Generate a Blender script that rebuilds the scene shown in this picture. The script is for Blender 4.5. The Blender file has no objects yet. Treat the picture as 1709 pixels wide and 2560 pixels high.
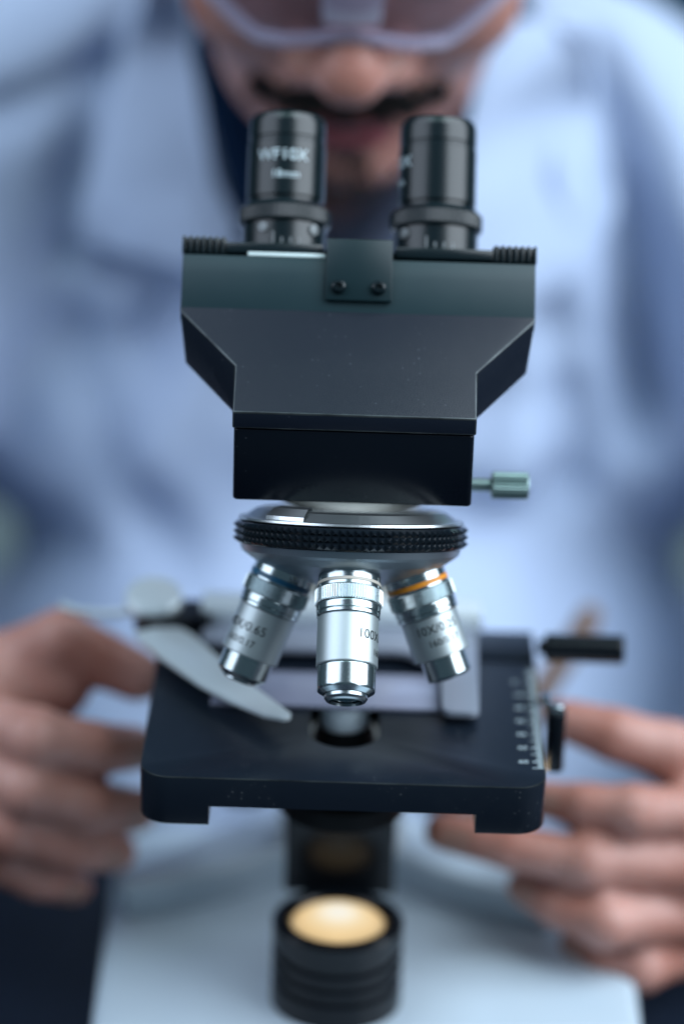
import bpy, bmesh, math, random
import numpy as np
from mathutils import Vector, Matrix
from mathutils.bvhtree import BVHTree

random.seed(7)
rng = np.random.default_rng(7)
S = 0.001                      # everything below is written in millimetres
sc = bpy.context.scene
C = sc.collection
R = math.radians

# ------------------------------------------------------------------ camera
PITCH, ROLL, DIST = R(22.0), R(1.8), 1049.0
F = Vector((0, math.cos(PITCH), -math.sin(PITCH)))
X0 = Vector((1, 0, 0)); U0 = X0.cross(F)
CR = math.cos(ROLL)*X0 + math.sin(ROLL)*U0
CU = -math.sin(ROLL)*X0 + math.cos(ROLL)*U0
CPOS = Vector((-3.0, -45.0, 84.6)) - DIST*F
cam_data = bpy.data.cameras.new('camera')
cam = bpy.data.objects.new('camera', cam_data); C.objects.link(cam)
m = Matrix.Identity(4)
for i in range(3):
    m[i][0] = CR[i]; m[i][1] = CU[i]; m[i][2] = -F[i]; m[i][3] = CPOS[i]*S
cam.matrix_world = m
cam_data.sensor_fit = 'VERTICAL'; cam_data.sensor_height = 36.0
cam_data.lens = 8500*36/2560
cam_data.clip_start = 0.05; cam_data.clip_end = 50
cam_data.dof.use_dof = True
cam_data.dof.focus_distance = 1.053
cam_data.dof.aperture_fstop = 2.4
sc.camera = cam

# ------------------------------------------------------------------ world and lamps
w = bpy.data.worlds.new('World'); sc.world = w; w.use_nodes = True
bg = w.node_tree.nodes['Background']
bg.inputs[0].default_value = (0.20, 0.33, 0.42, 1); bg.inputs[1].default_value = 0.25

def area(name, loc, aim, sx, sy, power, col):
    d = bpy.data.lights.new(name, 'AREA'); d.shape = 'RECTANGLE'
    d.size = sx*S; d.size_y = sy*S; d.energy = power; d.color = col
    o = bpy.data.objects.new(name, d); C.objects.link(o)
    o.location = Vector(loc)*S
    o.rotation_euler = (Vector(aim)-Vector(loc)).to_track_quat('-Z', 'Y').to_euler()
    return o
area('window_light_right', (1650, -420, 1720), (0, 60, 60), 2500, 2800, 128, (0.80, 0.90, 1.0))
area('window_light_left', (-1650, -420, 1720), (0, 60, 60), 2100, 2600, 46, (0.74, 0.84, 1.0))
area('ceiling_tube_light', (60, -350, 1750), (0, -350, 0), 300, 1900, 3.6, (0.55, 1.0, 0.95))

sc.view_settings.view_transform = 'Standard'
sc.view_settings.look = 'None'
sc.view_settings.exposure = 0.1
sc.view_settings.gamma = 1.0

# ------------------------------------------------------------------ materials
def mat(name, base, rough=0.5, metal=0.0, **kw):
    M = bpy.data.materials.new(name); M.use_nodes = True
    nt = M.node_tree; b = nt.nodes['Principled BSDF']
    b.inputs['Base Color'].default_value = (*base, 1)
    b.inputs['Roughness'].default_value = rough
    b.inputs['Metallic'].default_value = metal
    for k, v in kw.items():
        b.inputs[k].default_value = v
    return M

def N(M, typ, **props):
    n = M.node_tree.nodes.new(typ)
    for k, v in props.items(): setattr(n, k, v)
    return n
def L(M, a, b): M.node_tree.links.new(a, b)
def P(M): return M.node_tree.nodes['Principled BSDF']

def add_bump(M, scale, strength, dist=0.0002, detail=4, stretch=None):
    tc = N(M, 'ShaderNodeTexCoord'); no = N(M, 'ShaderNodeTexNoise'); bu = N(M, 'ShaderNodeBump')
    no.inputs['Scale'].default_value = scale; no.inputs['Detail'].default_value = detail
    src = tc.outputs['Object']
    if stretch:
        mp = N(M, 'ShaderNodeMapping'); mp.inputs['Scale'].default_value = stretch
        L(M, src, mp.inputs[0]); src = mp.outputs[0]
    L(M, src, no.inputs['Vector']); L(M, no.outputs['Fac'], bu.inputs['Height'])
    bu.inputs['Strength'].default_value = strength; bu.inputs['Distance'].default_value = dist
    L(M, bu.outputs[0], P(M).inputs['Normal'])
    return no

def vary(M, scale, c0, c1, lo=0.35, hi=0.65, detail=5):
    tc = N(M, 'ShaderNodeTexCoord'); no = N(M, 'ShaderNodeTexNoise'); rp = N(M, 'ShaderNodeValToRGB')
    no.inputs['Scale'].default_value = scale; no.inputs['Detail'].default_value = detail
    L(M, tc.outputs['Object'], no.inputs['Vector']); L(M, no.outputs['Fac'], rp.inputs[0])
    rp.color_ramp.elements[0].position = lo; rp.color_ramp.elements[0].color = (*c0, 1)
    rp.color_ramp.elements[1].position = hi; rp.color_ramp.elements[1].color = (*c1, 1)
    L(M, rp.outputs[0], P(M).inputs['Base Color'])
    return rp

def dusty(M, base, dust, sp_scale, sp_thr, patch_scale, patch_amt):
    """dust specks and faint dust clouds lying on black paint"""
    tc = N(M, 'ShaderNodeTexCoord')
    v = N(M, 'ShaderNodeTexVoronoi'); v.inputs['Scale'].default_value = sp_scale; v.inputs['Randomness'].default_value = 1
    no = N(M, 'ShaderNodeTexNoise'); no.inputs['Scale'].default_value = patch_scale; no.inputs['Detail'].default_value = 6
    no.inputs['Roughness'].default_value = 0.7
    L(M, tc.outputs['Object'], v.inputs['Vector']); L(M, tc.outputs['Object'], no.inputs['Vector'])
    r1 = N(M, 'ShaderNodeMapRange'); r1.inputs[1].default_value = sp_thr; r1.inputs[2].default_value = sp_thr*0.5
    r1.inputs[3].default_value = 0; r1.inputs[4].default_value = 1
    L(M, v.outputs['Distance'], r1.inputs[0])
    r2 = N(M, 'ShaderNodeMapRange'); r2.inputs[1].default_value = 0.5; r2.inputs[2].default_value = 0.75
    r2.inputs[3].default_value = 0; r2.inputs[4].default_value = 1
    L(M, no.outputs['Fac'], r2.inputs[0])
    # only some cells carry a speck
    sel = N(M, 'ShaderNodeMath', operation='GREATER_THAN'); sel.inputs[1].default_value = 0.72
    sx = N(M, 'ShaderNodeSeparateColor'); L(M, v.outputs['Color'], sx.inputs[0]); L(M, sx.outputs[0], sel.inputs[0])
    mu = N(M, 'ShaderNodeMath', operation='MULTIPLY'); L(M, r1.outputs[0], mu.inputs[0]); L(M, sel.outputs[0], mu.inputs[1])
    mu2 = N(M, 'ShaderNodeMath', operation='MULTIPLY'); L(M, r2.outputs[0], mu2.inputs[0]); mu2.inputs[1].default_value = patch_amt
    mu3 = N(M, 'ShaderNodeMath', operation='MULTIPLY'); L(M, mu.outputs[0], mu3.inputs[0]); L(M, r2.outputs[0], mu3.inputs[1])
    ad = N(M, 'ShaderNodeMath', operation='ADD'); ad.use_clamp = True
    L(M, mu3.outputs[0], ad.inputs[0]); L(M, mu2.outputs[0], ad.inputs[1])
    mx = N(M, 'ShaderNodeMix', data_type='RGBA')
    mx.inputs[6].default_value = (*base, 1); mx.inputs[7].default_value = (*dust, 1)
    L(M, ad.outputs[0], mx.inputs[0]); L(M, mx.outputs[2], P(M).inputs['Base Color'])

black_paint = mat('black_crinkle_paint', (0.004, 0.007, 0.015), 0.40, 0.0, **{'Specular IOR Level': 0.32})
dusty(black_paint, (0.005, 0.009, 0.018), (0.07, 0.08, 0.10), 600, 0.26, 45, 0.02)
add_bump(black_paint, 3200, 0.55, 0.00012, 2)
black_smooth = mat('black_satin_paint', (0.003, 0.005, 0.009), 0.24, 0.0, **{'Specular IOR Level': 0.2})
dusty(black_smooth, (0.003, 0.005, 0.009), (0.06, 0.07, 0.08), 420, 0.14, 40, 0.004)
add_bump(black_smooth, 2500, 0.05, 0.0001, 2)
black_stage = mat('black_stage_paint', (0.006, 0.010, 0.017), 0.30, 0.0, **{'Specular IOR Level': 0.3})
dusty(black_stage, (0.006, 0.010, 0.017), (0.11, 0.12, 0.13), 700, 0.30, 38, 0.035)
add_bump(black_stage, 2600, 0.08, 0.0001, 2)
black_plastic = mat('black_plastic', (0.004, 0.006, 0.009), 0.24, 0.0, **{'Specular IOR Level': 0.3})
black_matte = mat('black_matte', (0.003, 0.004, 0.005), 0.45, 0.0, **{'Specular IOR Level': 0.15})
black_anod = mat('black_anodised', (0.004, 0.010, 0.013), 0.24, 0.0, **{'Specular IOR Level': 0.5})
edge_highlight_wear = mat('edge_highlight_and_wear', (0.10, 0.12, 0.13), 0.35, 0.7)  # pale bevels: edge highlight put into the colour, patchy like wear
vary(edge_highlight_wear, 70, (0.022, 0.027, 0.031), (0.085, 0.10, 0.105), 0.35, 0.75)
rubber_gloss = mat('black_knurl', (0.005, 0.008, 0.012), 0.11)
green_grey = mat('dark_green_grey_enamel', (0.010, 0.030, 0.037), 0.42, 0.0, **{'Specular IOR Level': 0.35})
vary(green_grey, 40, (0.009, 0.028, 0.035), (0.013, 0.033, 0.040))
add_bump(green_grey, 1800, 0.15, 0.0001)
chrome = mat('polished_chrome', (0.50, 0.57, 0.59), 0.19, 1.0)
add_bump(chrome, 900, 0.04, 0.00005, 2)
chrome_soft = mat('turned_chrome', (0.50, 0.56, 0.59), 0.22, 1.0)
satin = mat('satin_aluminium', (0.56, 0.63, 0.65), 0.48, 1.0)
add_bump(satin, 4200, 0.22, 0.00008, 2)
brushed = mat('brushed_steel', (0.62, 0.66, 0.68), 0.30, 1.0)
add_bump(brushed, 900, 0.5, 0.0001, 5, (1.0, 0.06, 0.06))
alloy = mat('grey_cast_alloy', (0.52, 0.60, 0.65), 0.38, 1.0)
add_bump(alloy, 1500, 0.10, 0.0001)
cream = mat('cream_enamel', (0.66, 0.65, 0.60), 0.35)
add_bump(cream, 300, 0.05, 0.0002)
white_enamel = mat('white_enamel', (0.50, 0.60, 0.68), 0.32)
vary(white_enamel, 12, (0.48, 0.575, 0.66), (0.52, 0.62, 0.70))
add_bump(white_enamel, 220, 0.06, 0.0003)
plate_grey = mat('pale_grey_metal', (0.62, 0.70, 0.74), 0.32, 0.2)
add_bump(plate_grey, 1200, 0.08, 0.0001)
bar_lilac = mat('pale_lilac_plate', (0.33, 0.37, 0.45), 0.33, 0.45)
ink = mat('black_ink', (0.008, 0.009, 0.011), 0.7, 0.0, **{'Specular IOR Level': 0.05})
ink_pale = mat('grey_ink', (0.05, 0.055, 0.06), 0.5)
white_print = mat('white_print', (0.55, 0.66, 0.70), 0.5)
dull_steel = mat('dull_steel', (0.22, 0.24, 0.25), 0.5, 0.8)
ring_white = mat('ivory_ring', (0.66, 0.62, 0.54), 0.4)
ring_blue = mat('blue_ring', (0.01, 0.10, 0.19), 0.35)
ring_orange = mat('orange_ring', (0.85, 0.30, 0.015), 0.4)
ring_red = mat('red_ring', (0.5, 0.03, 0.03), 0.4)
lens_glass = mat('dark_coated_lens', (0.05, 0.10, 0.12), 0.03, 0.0, IOR=1.7)
tan_rubber = mat('tan_rubber', (0.20, 0.115, 0.07), 0.6)
teal_steel = mat('green_tinted_steel', (0.34, 0.47, 0.46), 0.34, 0.9)

# lens over the lamp: hot centre, warm rim (emission follows the filament image)
lamp_glow = bpy.data.materials.new('lit_lamp_lens'); lamp_glow.use_nodes = True
nt = lamp_glow.node_tree; b = nt.nodes['Principled BSDF']
tc = N(lamp_glow, 'ShaderNodeTexCoord'); ln = N(lamp_glow, 'ShaderNodeVectorMath', operation='LENGTH')
mp = N(lamp_glow, 'ShaderNodeMapping'); mp.inputs['Scale'].default_value = (1/S/16.0, 1/S/16.0, 0)
L(lamp_glow, tc.outputs['Object'], mp.inputs[0]); L(lamp_glow, mp.outputs[0], ln.inputs[0])
rp = N(lamp_glow, 'ShaderNodeValToRGB'); L(lamp_glow, ln.outputs['Value'], rp.inputs[0])
els = rp.color_ramp.elements
els[0].position = 0.0; els[0].color = (0.82, 0.82, 0.78, 1)
els[1].position = 1.0; els[1].color = (0.42, 0.30, 0.15, 1)
e = els.new(0.30); e.color = (0.86, 0.78, 0.62, 1)
e = els.new(0.55); e.color = (0.80, 0.62, 0.36, 1)
e = els.new(0.80); e.color = (0.74, 0.52, 0.25, 1)
b.inputs['Base Color'].default_value = (0.1, 0.09, 0.07, 1); b.inputs['Roughness'].default_value = 0.12
L(lamp_glow, rp.outputs[0], b.inputs['Emission Color']); b.inputs['Emission Strength'].default_value = 1.0

glass = mat('microscope_slide_glass', (0.26, 0.28, 0.37), 0.12, 0.0, IOR=1.5)
goggle_mat = bpy.data.materials.new('clear_polycarbonate'); goggle_mat.use_nodes = True
nt = goggle_mat.node_tree; b = nt.nodes['Principled BSDF']
b.inputs['Base Color'].default_value = (0.62, 0.60, 0.70, 1); b.inputs['Roughness'].default_value = 0.12
tr = N(goggle_mat, 'ShaderNodeBsdfTransparent'); tr.inputs[0].default_value = (0.80, 0.76, 0.80, 1)
mxs = N(goggle_mat, 'ShaderNodeMixShader'); mxs.inputs[0].default_value = 0.10
L(goggle_mat, tr.outputs[0], mxs.inputs[1]); L(goggle_mat, b.outputs[0], mxs.inputs[2])
L(goggle_mat, mxs.outputs[0], nt.nodes['Material Output'].inputs['Surface'])
goggle_rim = bpy.data.materials.new('milky_goggle_rim'); goggle_rim.use_nodes = True
nt = goggle_rim.node_tree; b = nt.nodes['Principled BSDF']
b.inputs['Base Color'].default_value = (0.52, 0.52, 0.66, 1); b.inputs['Roughness'].default_value = 0.12
tr = N(goggle_rim, 'ShaderNodeBsdfTransparent'); tr.inputs[0].default_value = (0.85, 0.82, 0.88, 1)
mxs = N(goggle_rim, 'ShaderNodeMixShader'); mxs.inputs[0].default_value = 0.72
L(goggle_rim, tr.outputs[0], mxs.inputs[1]); L(goggle_rim, b.outputs[0], mxs.inputs[2])
L(goggle_rim, mxs.outputs[0], nt.nodes['Material Output'].inputs['Surface'])

skin = mat('skin', (0.40, 0.22, 0.17), 0.48, 0.0)
P(skin).inputs['Subsurface Weight'].default_value = 0.2
P(skin).inputs['Subsurface Radius'].default_value = (0.006, 0.002, 0.001)
vary(skin, 45, (0.37, 0.145, 0.105), (0.53, 0.28, 0.235), 0.3, 0.7)
add_bump(skin, 700, 0.25, 0.0004)
lips = mat('lips', (0.22, 0.045, 0.055), 0.4)
nail = mat('fingernail', (0.38, 0.21, 0.17), 0.3)
hair = mat('black_hair', (0.008, 0.007, 0.007), 0.5)
eye_white = mat('eye_white', (0.6, 0.6, 0.6), 0.2)
cloth = mat('pale_blue_white_cotton', (0.43, 0.52, 0.70), 0.85)
P(cloth).inputs['Sheen Weight'].default_value = 0.15
add_bump(cloth, 1500, 0.3, 0.0005)
navy = mat('navy_shirt_cotton', (0.0015, 0.014, 0.042), 0.8, 0.0, **{'Specular IOR Level': 0.1})
add_bump(navy, 1500, 0.3, 0.0005)

# ------------------------------------------------------------------ mesh helpers
class MB:
    """collects vertices (mm) and faces, then links them as one object"""
    def __init__(s): s.v = []; s.f = []; s.mi = []
    def add(s, vs, fs, mi=0):
        o = len(s.v); s.v.extend([tuple(p) for p in vs])
        s.f.extend([tuple(i+o for i in f) for f in fs]); s.mi.extend([mi]*len(fs))
        return s

def link(name, me, m, parent=None, smooth=None):
    o = bpy.data.objects.new(name, me); C.objects.link(o)
    ms = m if isinstance(m, (list, tuple)) else [m]
    for q in ms: me.materials.append(q)
    if parent is not None:
        o.parent = parent
        if parent.get('is_root_empty'): o.location = -parent.location
    if smooth is not None:
        me.polygons.foreach_set('use_smooth', [True]*len(me.polygons))
        if smooth < 179: me.set_sharp_from_angle(angle=R(smooth))
    return o

def build(name, mb, m, parent=None, smooth=35, bevel=None, seg=2, fix=True, edge_mat=-1):
    me = bpy.data.meshes.new(name)
    bm = bmesh.new()
    vs = [bm.verts.new(Vector(p)*S) for p in mb.v]
    for f, mi in zip(mb.f, mb.mi):
        try:
            fc = bm.faces.new([vs[i] for i in f]); fc.material_index = mi
        except ValueError: pass
    if fix: bmesh.ops.recalc_face_normals(bm, faces=bm.faces)
    if bevel:
        ed = [e for e in bm.edges if len(e.link_faces) == 2 and e.calc_face_angle(0) > R(25)]
        bmesh.ops.bevel(bm, geom=ed, offset=bevel*S, segments=seg, affect='EDGES', profile=0.5, clamp_overlap=True, material=edge_mat)
    bm.to_mesh(me); bm.free()
    return link(name, me, m, parent, smooth)

def empty(name, loc, label, cat, group=None):
    o = bpy.data.objects.new(name, None); C.objects.link(o)
    o.location = Vector(loc)*S; o.empty_display_size = 0.02
    o['is_root_empty'] = 1
    tag(o, label, cat, group); return o
def tag(o, label=None, cat=None, group=None, kind=None):
    if label: o['label'] = label
    if cat: o['category'] = cat
    if group: o['group'] = group
    if kind: o['kind'] = kind
    return o

def box(mb, x0, x1, y0, y1, z0, z1, mi=0):
    v = [(x0,y0,z0),(x1,y0,z0),(x1,y1,z0),(x0,y1,z0),(x0,y0,z1),(x1,y0,z1),(x1,y1,z1),(x0,y1,z1)]
    return mb.add(v, [(0,3,2,1),(4,5,6,7),(0,1,5,4),(1,2,6,5),(2,3,7,6),(3,0,4,7)], mi)

def prism(mb, top, bot, mi=0):
    n = len(top)
    fs = [tuple(range(n)), tuple(range(2*n-1, n-1, -1))]
    fs += [(i, n+i, n+(i+1) % n, (i+1) % n) for i in range(n)]
    return mb.add(list(top)+list(bot), fs, mi)

class Frame:
    """o origin, z axis along d, y' = facing vector (angle 0), x' = right as seen from outside"""
    def __init__(s, o, d, face):
        s.o = Vector(o); s.d = Vector(d).normalized()
        fc = Vector(face); fc = fc - fc.dot(s.d)*s.d
        s.c = fc.normalized(); s.x = (-s.d).cross(s.c)
    def p(s, r, phi, t): return s.o + s.d*t + r*(math.cos(phi)*s.c + math.sin(phi)*s.x)

def lathe(mb, fr, prof, seg=64, mi=0, a0=0.0, a1=2*math.pi, rfun=None, mis=None):
    """profile (r, t) pairs revolved about the frame axis"""
    pr2 = [prof[0]]; m2 = []          # holding loops keep long faces flat beside chamfers
    for i in range(len(prof)-1):
        (ra, ta), (rb_, tb) = prof[i], prof[i+1]; ln_ = math.hypot(rb_-ra, tb-ta)
        if ln_ > 1.2 and min(ra, rb_) > 0.5:
            for k in (0.2/ln_, 1-0.2/ln_): pr2.append((ra+(rb_-ra)*k, ta+(tb-ta)*k))
            m2 += [i, i]
        pr2.append(prof[i+1]); m2.append(i)
    prof = pr2; mis = [mis[i] for i in m2] if mis else None
    n = len(prof); full = abs(a1-a0-2*math.pi) < 1e-6
    cols = seg if full else seg+1
    vs = []
    for k in range(cols):
        ph = a0+(a1-a0)*k/seg
        for (r, t) in prof:
            rr = rfun(r, ph, t) if rfun else r
            vs.append(fr.p(max(rr, 1e-3), ph, t))
    fs = []; ml = []
    for k in range(seg):
        k2 = (k+1) % cols
        for i in range(n-1):
            fs.append((k*n+i, k2*n+i, k2*n+i+1, k*n+i+1)); ml.append(mis[i] if mis else mi)
    o = len(mb.v); mb.v.extend([tuple(p) for p in vs])
    mb.f.extend([tuple(i+o for i in f) for f in fs]); mb.mi.extend(ml)
    return mb

def ellipsoid(mb, c, r, seg=16, mi=0):
    fr = Frame(c, (0,0,1), (0,-1,0))
    vs = []; n = seg//2
    for k in range(seg):
        for i in range(n+1):
            th = math.pi*i/n; ph = 2*math.pi*k/seg
            s_ = max(math.sin(th), 1e-3)
            vs.append((c[0]+r[0]*s_*math.cos(ph), c[1]+r[1]*s_*math.sin(ph), c[2]+r[2]*math.cos(th)))
    fs = [(k*(n+1)+i, ((k+1) % seg)*(n+1)+i, ((k+1) % seg)*(n+1)+i+1, k*(n+1)+i+1) for k in range(seg) for i in range(n)]
    return mb.add(vs, fs, mi)

def tube(mb, pts, r, seg=10, mi=0):
    pts = [Vector(p) for p in pts]; n = len(pts)
    rs = r if isinstance(r, (list, tuple)) else [r]*n
    up = Vector((0.13, 0.31, 0.94)); vs = []
    for i, p in enumerate(pts):
        t = (pts[min(i+1, n-1)]-pts[max(i-1, 0)]).normalized()
        a = t.cross(up).normalized(); b_ = t.cross(a)
        for k in range(seg):
            ph = 2*math.pi*k/seg
            vs.append(p+rs[i]*(math.cos(ph)*a+math.sin(ph)*b_))
    fs = [(i*seg+k, i*seg+(k+1) % seg, (i+1)*seg+(k+1) % seg, (i+1)*seg+k) for i in range(n-1) for k in range(seg)]
    fs += [tuple(range(seg))[::-1], tuple(range((n-1)*seg, n*seg))]
    return mb.add(vs, fs, mi)

def text_data(body, size):
    cu = bpy.data.curves.new('t', 'FONT'); cu.body = body; cu.size = size; cu.align_x = 'LEFT'; cu.resolution_u = 3
    o = bpy.data.objects.new('t', cu); C.objects.link(o)
    bpy.context.view_layer.update()
    me = bpy.data.meshes.new_from_object(o.evaluated_get(bpy.context.evaluated_depsgraph_get()))
    vs = [tuple(v.co) for v in me.vertices]; fs = [tuple(p.vertices) for p in me.polygons]
    bm = bmesh.new(); bm.from_mesh(me)          # fine triangles so the print can follow a curved barrel
    bmesh.ops.triangulate(bm, faces=bm.faces)
    for _ in range(4):
        lg = [e for e in bm.edges if e.calc_length() > 0.16*size]
        if not lg: break
        bmesh.ops.subdivide_edges(bm, edges=lg, cuts=1); bmesh.ops.triangulate(bm, faces=bm.faces)
    bm.verts.index_update()
    vs = [tuple(v.co) for v in bm.verts]; fs = [tuple(v.index for v in f.verts) for f in bm.faces]; bm.free()
    bpy.data.objects.remove(o); bpy.data.curves.remove(cu); bpy.data.meshes.remove(me)
    return vs, fs

def text_on_cyl(mb, fr, body, size, r, t, phi0, lift=0.05):
    """print wrapped round a cylinder; reads upright when -d points up"""
    vs, fs = text_data(body, size)
    mb.add([fr.p(r+lift, phi0+v[0]/r, t-v[1]) for v in vs], fs)

# ------------------------------------------------------------------ setting
TZ = -138.0
mb = MB(); box(mb, -900, 900, -700, 330, TZ-30, TZ)
wood = mat('dark_bench_top', (0.005, 0.009, 0.019), 0.5, 0.0, **{'Specular IOR Level': 0.15}); add_bump(wood, 120, 0.08, 0.0004)
tag(build('table', mb, wood, bevel=3), kind='structure')
mb = MB(); box(mb, -6000, 6000, -4000, 4200, -920, -900)
floor_m = mat('grey_green_floor', (0.22, 0.28, 0.29), 0.6); vary(floor_m, 3, (0.20, 0.26, 0.27), (0.24, 0.30, 0.31))
tag(build('floor', mb, floor_m), kind='structure')
mb = MB(); box(mb, -6000, 6000, 4200, 4300, -900, 2400)
wall_m = mat('deep_teal_wall', (0.02, 0.10, 0.16), 0.7); vary(wall_m, 2, (0.018, 0.09, 0.15), (0.022, 0.11, 0.17))
tag(build('wall', mb, wall_m), kind='structure')

# ------------------------------------------------------------------ microscope
MIC = empty('microscope', (0, 0, TZ), 'black and white laboratory microscope standing on the dark table in front of the person', 'microscope')

def rounded_rect(x0, x1, y0, y1, r, n=8, corners=(1, 1, 1, 1)):
    pts = []
    for (cx, cy, a, on) in ((x1-r, y0+r, -90, corners[1]), (x1-r, y1-r, 0, corners[2]), (x0+r, y1-r, 90, corners[3]), (x0+r, y0+r, 180, corners[0])):
        if on:
            for i in range(n+1):
                t = R(a+90*i/n); pts.append((cx+r*math.cos(t), cy+r*math.sin(t)))
        else:
            t = R(a+45); pts.append((cx+r*(1 if math.cos(t) > 0 else -1), cy+r*(1 if math.sin(t) > 0 else -1)))
    return pts

# base: low front plate, hump at the back that rises into the arm
mb = MB()
o2 = rounded_rect(-82, 104, -135, 125, 16)
prism(mb, [(x, y, -113) for x, y in o2], [(x*1.02, y*1.01, TZ) for x, y in o2])
build('base', mb, white_enamel, MIC, bevel=4, seg=4)
mb = MB()
hf_ = [(-78, 46), (-64, 50), (-49, 57.5), (-35, 67), (-23, 79), (-10, 85)]; hb_ = [(-24, 118), (-50, 92), (-68, 70), (-79, 60)]
o2 = hf_+[(-x, y) for x, y in hf_[::-1]]+[(-x, y) for x, y in hb_[::-1]]+hb_
prism(mb, [(x, y, -97-0.05*(y-46)) for x, y in o2], [(x*0.93, y+13, TZ+1) for x, y in o2])  # front wall undercut, shaped so that it falls into shade
build('base_hump', mb, white_enamel, MIC, bevel=2.5, seg=4)
# arm: column behind the stage and the head plate that carries nosepiece and head
mb = MB()
side = [(84, -110), (78, -40), (64, 10), (60, 45), (56, 64), (44, 70.5), (44, 80.3), (110, 80.3), (114, 60), (116, -110)]
prism(mb, [(-22, y, z) for y, z in side], [(22, y, z) for y, z in side])
arm = build('arm', mb, cream, MIC, bevel=5, seg=4)
mb = MB()
o2 = [(28*math.sin(R(a)), 2-28*math.cos(R(a))) for a in range(-90, 91, 6)] + [(28, 46), (-28, 46)]
prism(mb, [(x, y, 80.3) for x, y in o2], [(x, y, min(76.0, 76.9+0.354*(-20-y)*1.0+1.0 if y < 0 else 70.8)) for x, y in o2])
build('head_mount', mb, cream, MIC, bevel=0.5)

# lamp housing with lens
LZ = -82.0
fr = Frame((0, 0, LZ), (0, 0, -1), (0, -1, 0))
mb = MB()
prof = [(16.1, 5), (16.1, 1.4), (16.8, 0.4), (21.0, 0), (22.2, 0.9), (22.2, 8), (20.6, 8.6), (20.6, 11.2), (22.2, 11.8), (22.2, 13.6), (20.6, 14.2), (20.6, 16.8), (22.2, 17.4), (22.2, 19.2), (20.6, 19.8), (20.6, 22.2), (22.2, 22.8), (22.4, 27), (22.4, 30.8), (15, 30.8)]
lathe(mb, fr, prof, 72)
lamp = build('lamp_housing', mb, black_plastic, MIC)
mb = MB(); lathe(mb, fr, [(15.8, 1.9), (14.0, 0.9), (11.5, -0.4), (8, -1.6), (4, -2.3), (0, -2.5)], 48)
ob = build('lamp_lens', mb, lamp_glow, lamp, 60)

lb = bpy.data.lights.new('lamp_bulb', 'SPOT'); lb.energy = 1.8; lb.color = (1.0, 0.72, 0.38); lb.spot_size = R(110); lb.spot_blend = 0.9; lb.shadow_soft_size = 0.002
lo = bpy.data.objects.new('lamp_bulb', lb); C.objects.link(lo); lo.location = (0, 0, (LZ+4.2)*S); lo.rotation_euler = (R(180), 0, 0)

# substage: condenser, holder block and its rail
fr = Frame((0, 0, 0), (0, 0, -1), (0, -1, 0))
mb = MB(); lathe(mb, fr, [(0, 9), (9.0, 9), (10.5, 14), (10.5, 20), (17, 21), (17, 31), (20.8, 31.6), (21.4, 32.4), (21.4, 38.6), (20.8, 38.7), (19.5, 37.5), (9, 37.5), (9, 37), (0, 37)], 64)
cond = build('condenser', mb, black_matte, MIC)
mb = MB(); lathe(mb, fr, [(8.0, 10), (8.0, 1.4), (7.4, 0.7), (4, 0.4), (0, 0.3)], 48)
build('condenser_lens', mb, plate_grey, cond, 50)
mb = MB(); box(mb, -19, 19, 24, 44, -86, -42); 
build('condenser_bracket', mb, black_plastic, MIC, bevel=1.2)
mb = MB(); box(mb, -8.5, 8.5, 36, 46, -113.5, -85)
build('rack_rail', mb, black_matte, MIC, bevel=0.8)
for sx in (-1, 1):
    fr = Frame((sx*24, 82, -58), (sx, 0, 0), (0, -1, 0.5))
    mb = MB(); lathe(mb, fr, [(0, 0), (9, 0), (9, 4), (21, 4.5), (22, 6), (22, 16), (21, 17.5), (15, 18), (15, 19), (16, 19.5), (16, 27), (15, 28), (0, 28.4)], 60,
                     rfun=lambda r, ph, t: r*(1+0.012*(r > 15.5)*(1 if int(ph*60/(2*math.pi)) % 2 else -1)))
    build('focus_knob', mb, black_plastic, MIC, 30)

# stage: plate with stadium-shaped hole and two deep side rails
HX, HY0, HY1 = 11.3, -36.6, 8.0
outer = rounded_rect(-64, 64, -61.5, 57, 9.5, 10)
hole = [(HX*math.sin(R(a)), HY0+HX-HX*math.cos(R(a))) for a in range(-90, 91, 10)] + [(HX*math.cos(R(a)), HY1-HX+HX*math.sin(R(a))) for a in range(0, 181, 10)]
bm = bmesh.new()
def loop(pts, z):
    vs = [bm.verts.new((x*S, y*S, z*S)) for x, y in pts]
    return vs, [bm.edges.new((vs[i], vs[(i+1) % len(vs)])) for i in range(len(vs))]
clean = []
for p in hole:
    if not clean or (Vector(p)-Vector(clean[-1])).length > 0.05: clean.append(p)
if (Vector(clean[0])-Vector(clean[-1])).length < 0.05: clean.pop()
vo, eo = loop(outer, 0); vi, ei = loop(clean, 0)
top_faces = [g for g in bmesh.ops.triangle_fill(bm, use_beauty=True, edges=eo+ei)['geom'] if isinstance(g, bmesh.types.BMFace)]
bmesh.ops.recalc_face_normals(bm, faces=top_faces)
if top_faces[0].normal.z < 0: bmesh.ops.reverse_faces(bm, faces=top_faces)
ex = bmesh.ops.extrude_face_region(bm, geom=top_faces)
dn = [g for g in ex['geom'] if isinstance(g, bmesh.types.BMVert)]
bmesh.ops.translate(bm, verts=dn, vec=(0, 0, -10*S))
bmesh.ops.recalc_face_normals(bm, faces=bm.faces)
bevel_e = [e for e in bm.edges if len(e.link_faces) == 2 and abs(e.verts[0].co.z) < 1e-7 and abs(e.verts[1].co.z) < 1e-7 and e.calc_face_angle(0) > 0.5]
bmesh.ops.bevel(bm, geom=bevel_e, offset=0.4*S, segments=2, affect='EDGES', profile=0.5, material=1)
me = bpy.data.meshes.new('stage'); bm.to_mesh(me); bm.free()
stage = link('stage', me, [black_stage, edge_highlight_wear], MIC, 35)
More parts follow.
